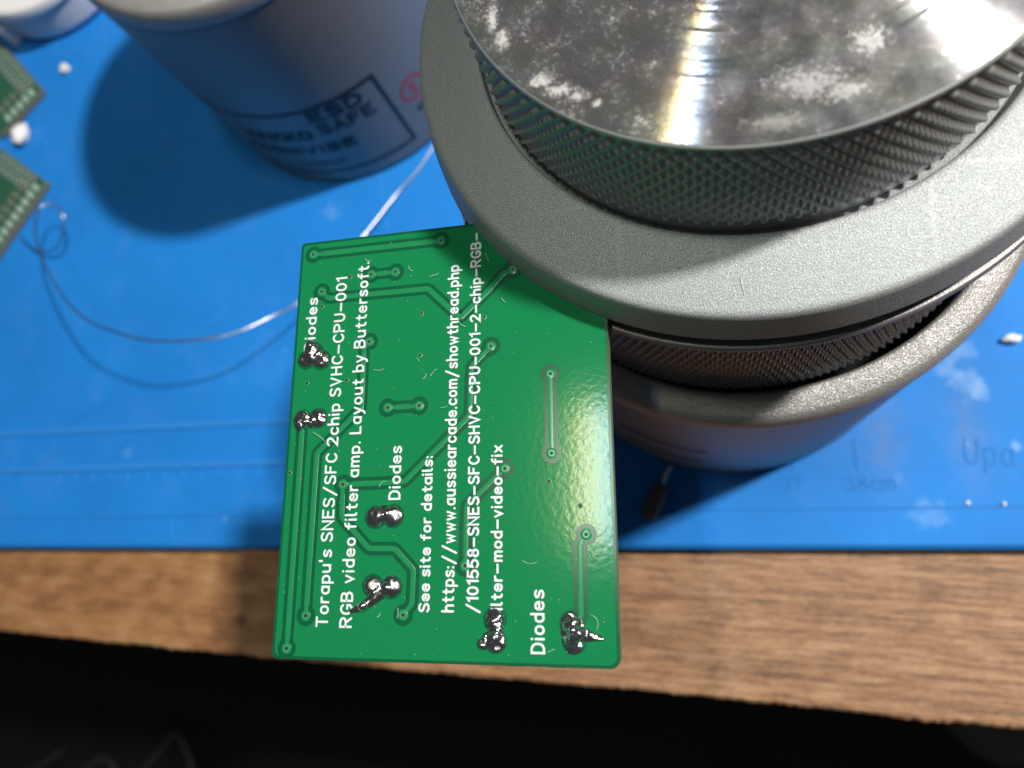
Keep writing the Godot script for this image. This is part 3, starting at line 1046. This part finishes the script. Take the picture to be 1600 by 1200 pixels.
	# soldered joints, each on its own clearance
	var joints := [
		[[[1.42, 12.15, 0.98], [3.0, 12.3, 0.98], [2.2, 11.5, 1.0]], [[1.5, 12.1, 0.86, 0.4], [2.95, 12.25, 0.84, 0.4], [2.15, 11.75, 1.0, 0.55], [1.9, 11.1, 0.78, 0.55], [1.75, 10.65, 0.5, 0.42], [2.3, 10.85, 0.4, 0.25]], 0.7],
		[[[1.45, 18.0, 0.98], [3.05, 17.9, 0.98]], [[1.45, 18.0, 0.88, 0.5], [3.05, 17.9, 0.88, 0.55], [2.25, 18.05, 0.62, 0.3], [1.15, 18.65, 0.44, 0.3], [2.42, 18.6, 0.3, 0.3]], 0.8],
		[[[9.2, 27.05, 1.04], [10.85, 27.0, 1.04]], [[9.2, 27.0, 0.94, 0.55], [10.85, 27.0, 0.94, 0.55], [10.0, 26.85, 0.85, 0.45]], 0.4],
		[[[9.2, 32.85, 1.0], [10.95, 32.95, 1.0]], [[9.2, 32.85, 0.82, 0.5], [10.95, 32.9, 0.92, 0.6], [10.5, 33.1, 0.62, 0.5, 8.5, 34.5, 0.5, 0.6], [8.5, 34.5, 0.5, 0.5, 7.35, 34.95, 0.24, 0.2]], 0.35],
		[[[20.05, 35.4, 1.0], [20.1, 37.15, 0.95]], [[20.0, 35.4, 0.84, 0.5], [20.1, 35.9, 0.7, 0.4], [20.15, 36.4, 0.66, 0.4], [20.15, 37.15, 0.84, 0.5], [19.6, 36.9, 0.6, 0.4], [19.1, 37.3, 0.52, 0.35]], 1.0],
		[[[26.4, 35.6, 1.05], [26.5, 37.0, 1.0]], [[26.25, 35.6, 0.88, 0.5], [26.45, 36.3, 1.0, 0.6], [26.45, 37.2, 0.78, 0.45], [26.7, 36.4, 0.72, 0.5, 28.7, 36.76, 0.2, 0.2]], 1.0],
	]
	for k in joints.size():
		var j: Array = joints[k]
		for pi in j[0].size():
			var q: Array = j[0][pi]
			obj("pad_clearance", disc(Vector2(q[0], q[1]), q[2], 0.030 + 0.002 * pi), mats.mask_on_fibre, b)
		obj("solder_joint", solder_mesh(j[1], j[2], 40 + k), mats.solder, b)
	# two small parts on the underside that just show past the lower edge
	for x in [21.2, 24.8]:
		var chip := obj("component", rounded_box(Vector3(x - 0.75, -2.6, 37.6), Vector3(x + 0.75, -1.56, 39.22), 0.12), mats.via_hole, b)
		obj("end_cap", rounded_box(Vector3(x + 0.76, -2.62, 37.7), Vector3(x + 1.05, -1.555, 39.2), 0.08), mats.tinned_pad, chip)
	build_lint(b.transform)


func build_lint(at: Transform3D) -> void:
	# dust fibres and specks on the board: nobody could count them
	var st := SurfaceTool.new()
	st.begin(Mesh.PRIMITIVE_TRIANGLES)
	var spots := [[13.6, 5.0, 1.0], [12.0, 4.2, 0.8], [20.6, 7.7, 0.7], [17.3, 10.2, 1.4], [13.2, 14.9, 0.7], [14.6, 14.0, 0.9], [12.9, 13.2, 0.6], [8.4, 13.6, 1.2], [2.6, 19.2, 1.6], [10.1, 24.0, 0.9], [11.6, 34.6, 0.9], [9.7, 35.4, 0.5], [23.6, 30.9, 1.3], [27.9, 35.0, 1.4], [24.9, 37.6, 0.6], [19.4, 4.1, 1.0], [15.0, 17.6, 0.7], [7.0, 2.4, 0.8]]
	for s in spots:
		var p := Vector3(s[0], 0.11, s[1])
		var dir := rng.randf() * TAU
		var bend := rng.randf_range(-2.2, 2.2)
		var path := []
		for k in 9:
			path.append(p + Vector3(0, 0.05 * sin(k * 0.8) + 0.03, 0))
			p += Vector3(cos(dir), 0, sin(dir)) * float(s[2]) / 8.0
			dir += bend / 8.0
		st.append_from(tube(path, 0.022, 5, 0.6), 0, Transform3D())
	for k in 130:
		var c := Vector3(rng.randf_range(0.6, 29.4), 0.09, rng.randf_range(0.6, 38.4))
		var r := rng.randf_range(0.018, 0.05)
		var d := Vector3(rng.randf_range(-1, 1), 0, rng.randf_range(-1, 1)).normalized() * r
		st.append_from(tube([c - d, c, c + d], r * 0.7, 4, 0.3), 0, Transform3D())
	var o := obj("lint", st.commit(), mats.lint_white)
	o.transform = at
	tag(o, "fine pale lint fibres and dust specks scattered over the green board", "lint")
	o.set_meta("kind", "stuff")


# ---------------------------------------------------------------- what lies around
func lump(r: Vector3, s: int) -> ArrayMesh:
	var n := FastNoiseLite.new()
	n.seed = s
	n.frequency = 1.0
	var pts := PackedVector3Array()
	var seg := 20
	for j in 13:
		var a := -PI / 2 + PI * j / 12
		for i in seg + 1:
			var t := TAU * (i % seg) / seg
			var d := Vector3(cos(a) * cos(t), sin(a), cos(a) * sin(t))
			pts.append(d * r * (1.0 + 0.55 * n.get_noise_3dv(d * 1.1) + 0.25 * n.get_noise_3dv(d * 3.0)))
	return sheet(pts, seg + 1, 13, PackedVector2Array(), true)


func build_small_things() -> void:
	# fine solder wire, curling off the mat
	var w := [Vector3(-171.8, 0.4, -79.4), Vector3(-164.0, 1.4, -74.3), Vector3(-154.7, 4.2, -73.4), Vector3(-150.6, 7.0, -78.8), Vector3(-152.8, 8.4, -82.8), Vector3(-155.6, 9.8, -81.4), Vector3(-154.4, 11.2, -75.5), Vector3(-150.3, 12.6, -67.8), Vector3(-140.2, 15.4, -56.9), Vector3(-128.9, 18.2, -48.1), Vector3(-117.6, 19.6, -43.2), Vector3(-106.8, 19.6, -40.6), Vector3(-93.5, 16.8, -41.5), Vector3(-86.0, 12.6, -46.1), Vector3(-81.2, 8.4, -50.9), Vector3(-75.4, 5.6, -58.1), Vector3(-68.7, 2.8, -68.5), Vector3(-62.9, 1.0, -77.5), Vector3(-58.4, 0.5, -82.7), Vector3(-53.9, 0.5, -89.2), Vector3(-47.8, 0.5, -99.1)]
	tag(obj("solder_wire", tube(smooth_path(w, 8), 0.23, 10), mats.wire_metal), "thin silver wire curling up in a loop from the blue mat, left of the board", "wire")
	# two green module boards at the left edge
	module_board("small green module board at the left edge, just below the white tub", Vector3(-170.5, 0, -122.8), Vector3(-18.2, 0, -18.7).normalized(), Vector3(-12.5, 0, 11.3).normalized(), 32.0, 17.3)
	module_board("small green module board at the left edge, beside the end of the silver wire", Vector3(-164.0, 0, -93.7), Vector3(-18.0, 0, -12.7).normalized(), Vector3(-12.1, 0, 18.3).normalized(), 22.5, 32.0)
	var cr := [["largest white crumb on the mat, between the two module boards", Vector3(-176.4, 1.6, -110.2), Vector3(2.4, 1.7, 3.0)], ["small white crumb on the mat near the white tub", Vector3(-165.0, 0.9, -129.4), Vector3(1.4, 1.0, 1.4)],
		["white crumb on the mat right of the vise", Vector3(55.8, 0.7, -34.4), Vector3(1.5, 0.9, 0.8)], ["tiny white crumb on the mat near its front edge, right one of two", Vector3(51.0, 0.3, -5.6), Vector3(0.3, 0.25, 0.34)],
		["tiny pale crumb on the mat near its front edge, left one of two", Vector3(45.6, 0.22, -5.9), Vector3(0.36, 0.16, 0.28)]]
	for k in cr.size():
		var o := obj("crumb", lump(cr[k][2], 60 + k), mats.pale_crumb)
		o.position = cr[k][1] * MM
		tag(o, cr[k][0], "crumb", "white crumbs on the mat")
	# white tub cut off by the upper left corner
	var tub := thing("tub", "low white plastic tub in the upper left corner", "tub", Vector3(-171, 0, -163.6))
	obj("tub_wall", lathe([Vector2(0, 0.3), Vector2(21.8, 0.3), Vector2(23.3, 1.0), Vector2(23.7, 2.4), Vector2(23.9, 9.2), Vector2(23.9, 9.2), Vector2(23.4, 9.6)], 96), mats.tub_plastic, tub)
	obj("lid", lathe([Vector2(23.4, 9.7), Vector2(24.5, 9.8), Vector2(24.8, 10.4), Vector2(24.7, 12.2), Vector2(24.0, 13.0), Vector2(22.6, 13.1), Vector2(21.8, 12.5), Vector2(0, 12.3)], 96), mats.pale_crumb, tub)
	obj("lug", slab(PackedVector2Array([Vector2(-24, 9), Vector2(-11, 20.4), Vector2(-13.5, 23), Vector2(-27, 12)]), 0.4, 6.5, 0.8), mats.tub_plastic, tub)
	# a little brown part with a pale lead, lying in the dark beneath the board
	var part := thing("resistor", "small brown part with a pale lead, in the dark shadow in front of the vise", "electronic part", Vector3(-7.4, 1.7, -6.8))
	obj("body", tube([Vector3(-1.6, 0, 3.2), Vector3(-1.3, 0, 2.6), Vector3(0, 0, 0), Vector3(1.3, 0, -2.6), Vector3(1.6, 0, -3.2)], 1.6, 14, 0.6), mats.brown_body, part)
	obj("lead", tube([Vector3(1.5, 0, -3.0), Vector3(2.2, 0.2, -5.0), Vector3(3.2, 0.1, -6.6)], 0.45, 8), mats.wire_metal, part)
	# dim things on the floor
	var box := thing("storage_box", "dark grey box with rounded corners on the floor, under the desk at lower right", "box", Vector3(260, -720, -40))
	var o := PackedVector2Array()
	for c in [[-1, -1], [1, -1], [1, 1], [-1, 1]]:
		for k in 7:
			var a := atan2(c[1], c[0]) - PI / 4 + PI / 2 * k / 6
			o.append(Vector2(c[0] * 104, c[1] * 118) + Vector2.from_angle(a) * 35)
	obj("box_body", slab(o.duplicate(), 0.0, 400.0, 3.0), mats.box_grey, box)
	var lo := PackedVector2Array()
	for p in o:
		lo.append(p * 1.02)
	obj("lid", slab(lo, 401.0, 420.0, 6.0), mats.box_grey, box)
	var cab := [["grey cable with a kinked end on the dark floor, rightmost of three at lower left", [Vector3(-760, -716, 340), Vector3(-690, -714, 268), Vector3(-668, -712, 246), Vector3(-650, -712, 262), Vector3(-630, -714, 300), Vector3(-600, -716, 350)]],
		["grey cable on the dark floor, middle one of three at lower left", [Vector3(-860, -716, 350), Vector3(-800, -714, 296), Vector3(-772, -713, 282), Vector3(-740, -714, 310), Vector3(-700, -716, 360)]],
		["grey cable on the dark floor, leftmost of three at lower left", [Vector3(-960, -716, 330), Vector3(-890, -714, 305), Vector3(-860, -713, 288), Vector3(-840, -714, 275)]]]
	for k in cab.size():
		tag(obj("floor_cable", tube(smooth_path(cab[k][1], 8), 4.0, 10), mats.cable_grey), cab[k][0], "cable", "cables on the floor")


func module_board(label: String, tip: Vector3, e1: Vector3, e2: Vector3, l1: float, l2: float) -> void:
	var b := thing("module_board", label, "circuit board", Vector3.ZERO, "green module boards at the left edge")
	# local axes: x along e1, z along e2, y up
	b.transform = Transform3D(Basis(e1, Vector3.UP, e1.cross(Vector3.UP)), tip * MM)
	var s := 1.0 if e1.cross(Vector3.UP).dot(e2) > 0 else -1.0
	var q := func(x: float, z: float): return Vector2(x, z * s)
	obj("board_core", slab(PackedVector2Array([q.call(0, 0), q.call(l1, 0), q.call(l1, l2), q.call(0, l2)]), 0.4, 2.0, 0.05), mats.small_board_edge, b)
	obj("board_mask", slab(PackedVector2Array([q.call(0.25, 0.25), q.call(l1 - 0.25, 0.25), q.call(l1 - 0.25, l2 - 0.25), q.call(0.25, l2 - 0.25)]), 2.005, 2.06, 0.02), mats.small_board_mask, b)
	for k in int((l2 - 3.0) / 2.4):
		var z := 2.8 + k * 2.4
		obj("solder_pad", slab(PackedVector2Array([q.call(0.9, z - 0.72), q.call(3.5, z - 0.72), q.call(3.5, z + 0.72), q.call(0.9, z + 0.72)]), 2.062, 2.14, 0.03), mats.tinned_pad, b)
		obj("edge_contact", slab(PackedVector2Array([q.call(4.8, z - 0.6), q.call(8.4, z - 0.5), q.call(8.0, z + 0.6), q.call(4.9, z + 0.5)]), 2.062, 2.12, 0.03), mats.small_board_edge, b)
	for k in int((l1 - 4.0) / 2.1):
		for row in 2:
			var c: Vector2 = q.call(5.2 + k * 2.1, 1.6 + row * 2.7)
			obj("solder_ring", disc(c, 1.02, 2.10 + 0.005 * row, 0.0, 18, 0.03), mats.tinned_pad, b)
			obj("drill_hole", disc(c, 0.72, 2.14, 0.0, 16), mats.via_hole, b)
	for k in 7:
		var x := 10.0 + rng.randf() * (l1 - 14.0)
		var z := 8.0 + rng.randf() * (l2 - 10.5)
		obj("chip_part", slab(PackedVector2Array([q.call(x, z), q.call(x + 2.4, z), q.call(x + 2.4, z + 1.3), q.call(x, z + 1.3)]), 2.062, 2.7, 0.1), mats.tinned_pad, b)


func build_lamps() -> void:
	lamp("square headed desk lamp standing beyond the right edge of the mat", Vector3(364, 599, -182), Vector3(-20, 20, -50), Vector2(46, 46), Vector3(330, -4, -480))
	lamp("slim bar headed desk lamp reaching over the board from behind", Vector3(-45, 434, -58), Vector3(-12, 60, -40), Vector2(30, 80), Vector3(-45, -4, -520))


func lamp(label: String, at: Vector3, aim: Vector3, size: Vector2, foot: Vector3) -> void:
	var l := thing("desk_lamp", label, "lamp")
	var turn := Basis.looking_at(aim - at, Vector3(0, 0, -1))
	var place := Transform3D(turn, at * MM + turn.z * 0.003)
	var shell := obj("lamp_head", rounded_box(Vector3(-size.x / 2 - 6, -size.y / 2 - 6, 0.5), Vector3(size.x / 2 + 6, size.y / 2 + 6, 18), 3.0), mats.lamp_shell, l)
	shell.transform = place
	var pane := obj("diffuser", rounded_box(Vector3(-size.x / 2, -size.y / 2, -0.5), Vector3(size.x / 2, size.y / 2, 0.4), 0.2), mats.lamp_glow, l)
	pane.transform = place
	var back := at + turn.z * 18.0
	obj("arm", tube(smooth_path([back, back + turn.z * 60.0 + (foot - at) * Vector3(0.15, 0, 0.15), foot.lerp(at, 0.55) + Vector3(0, 120, -40), foot + Vector3(0, 60, 0), foot], 10), 5.0, 12), mats.lamp_shell, l)
	obj("base", lathe([Vector2(0, 0), Vector2(60, 0), Vector2(62, 3), Vector2(60, 12), Vector2(52, 16), Vector2(0, 16)], 48), mats.lamp_shell, l).position = foot * MM
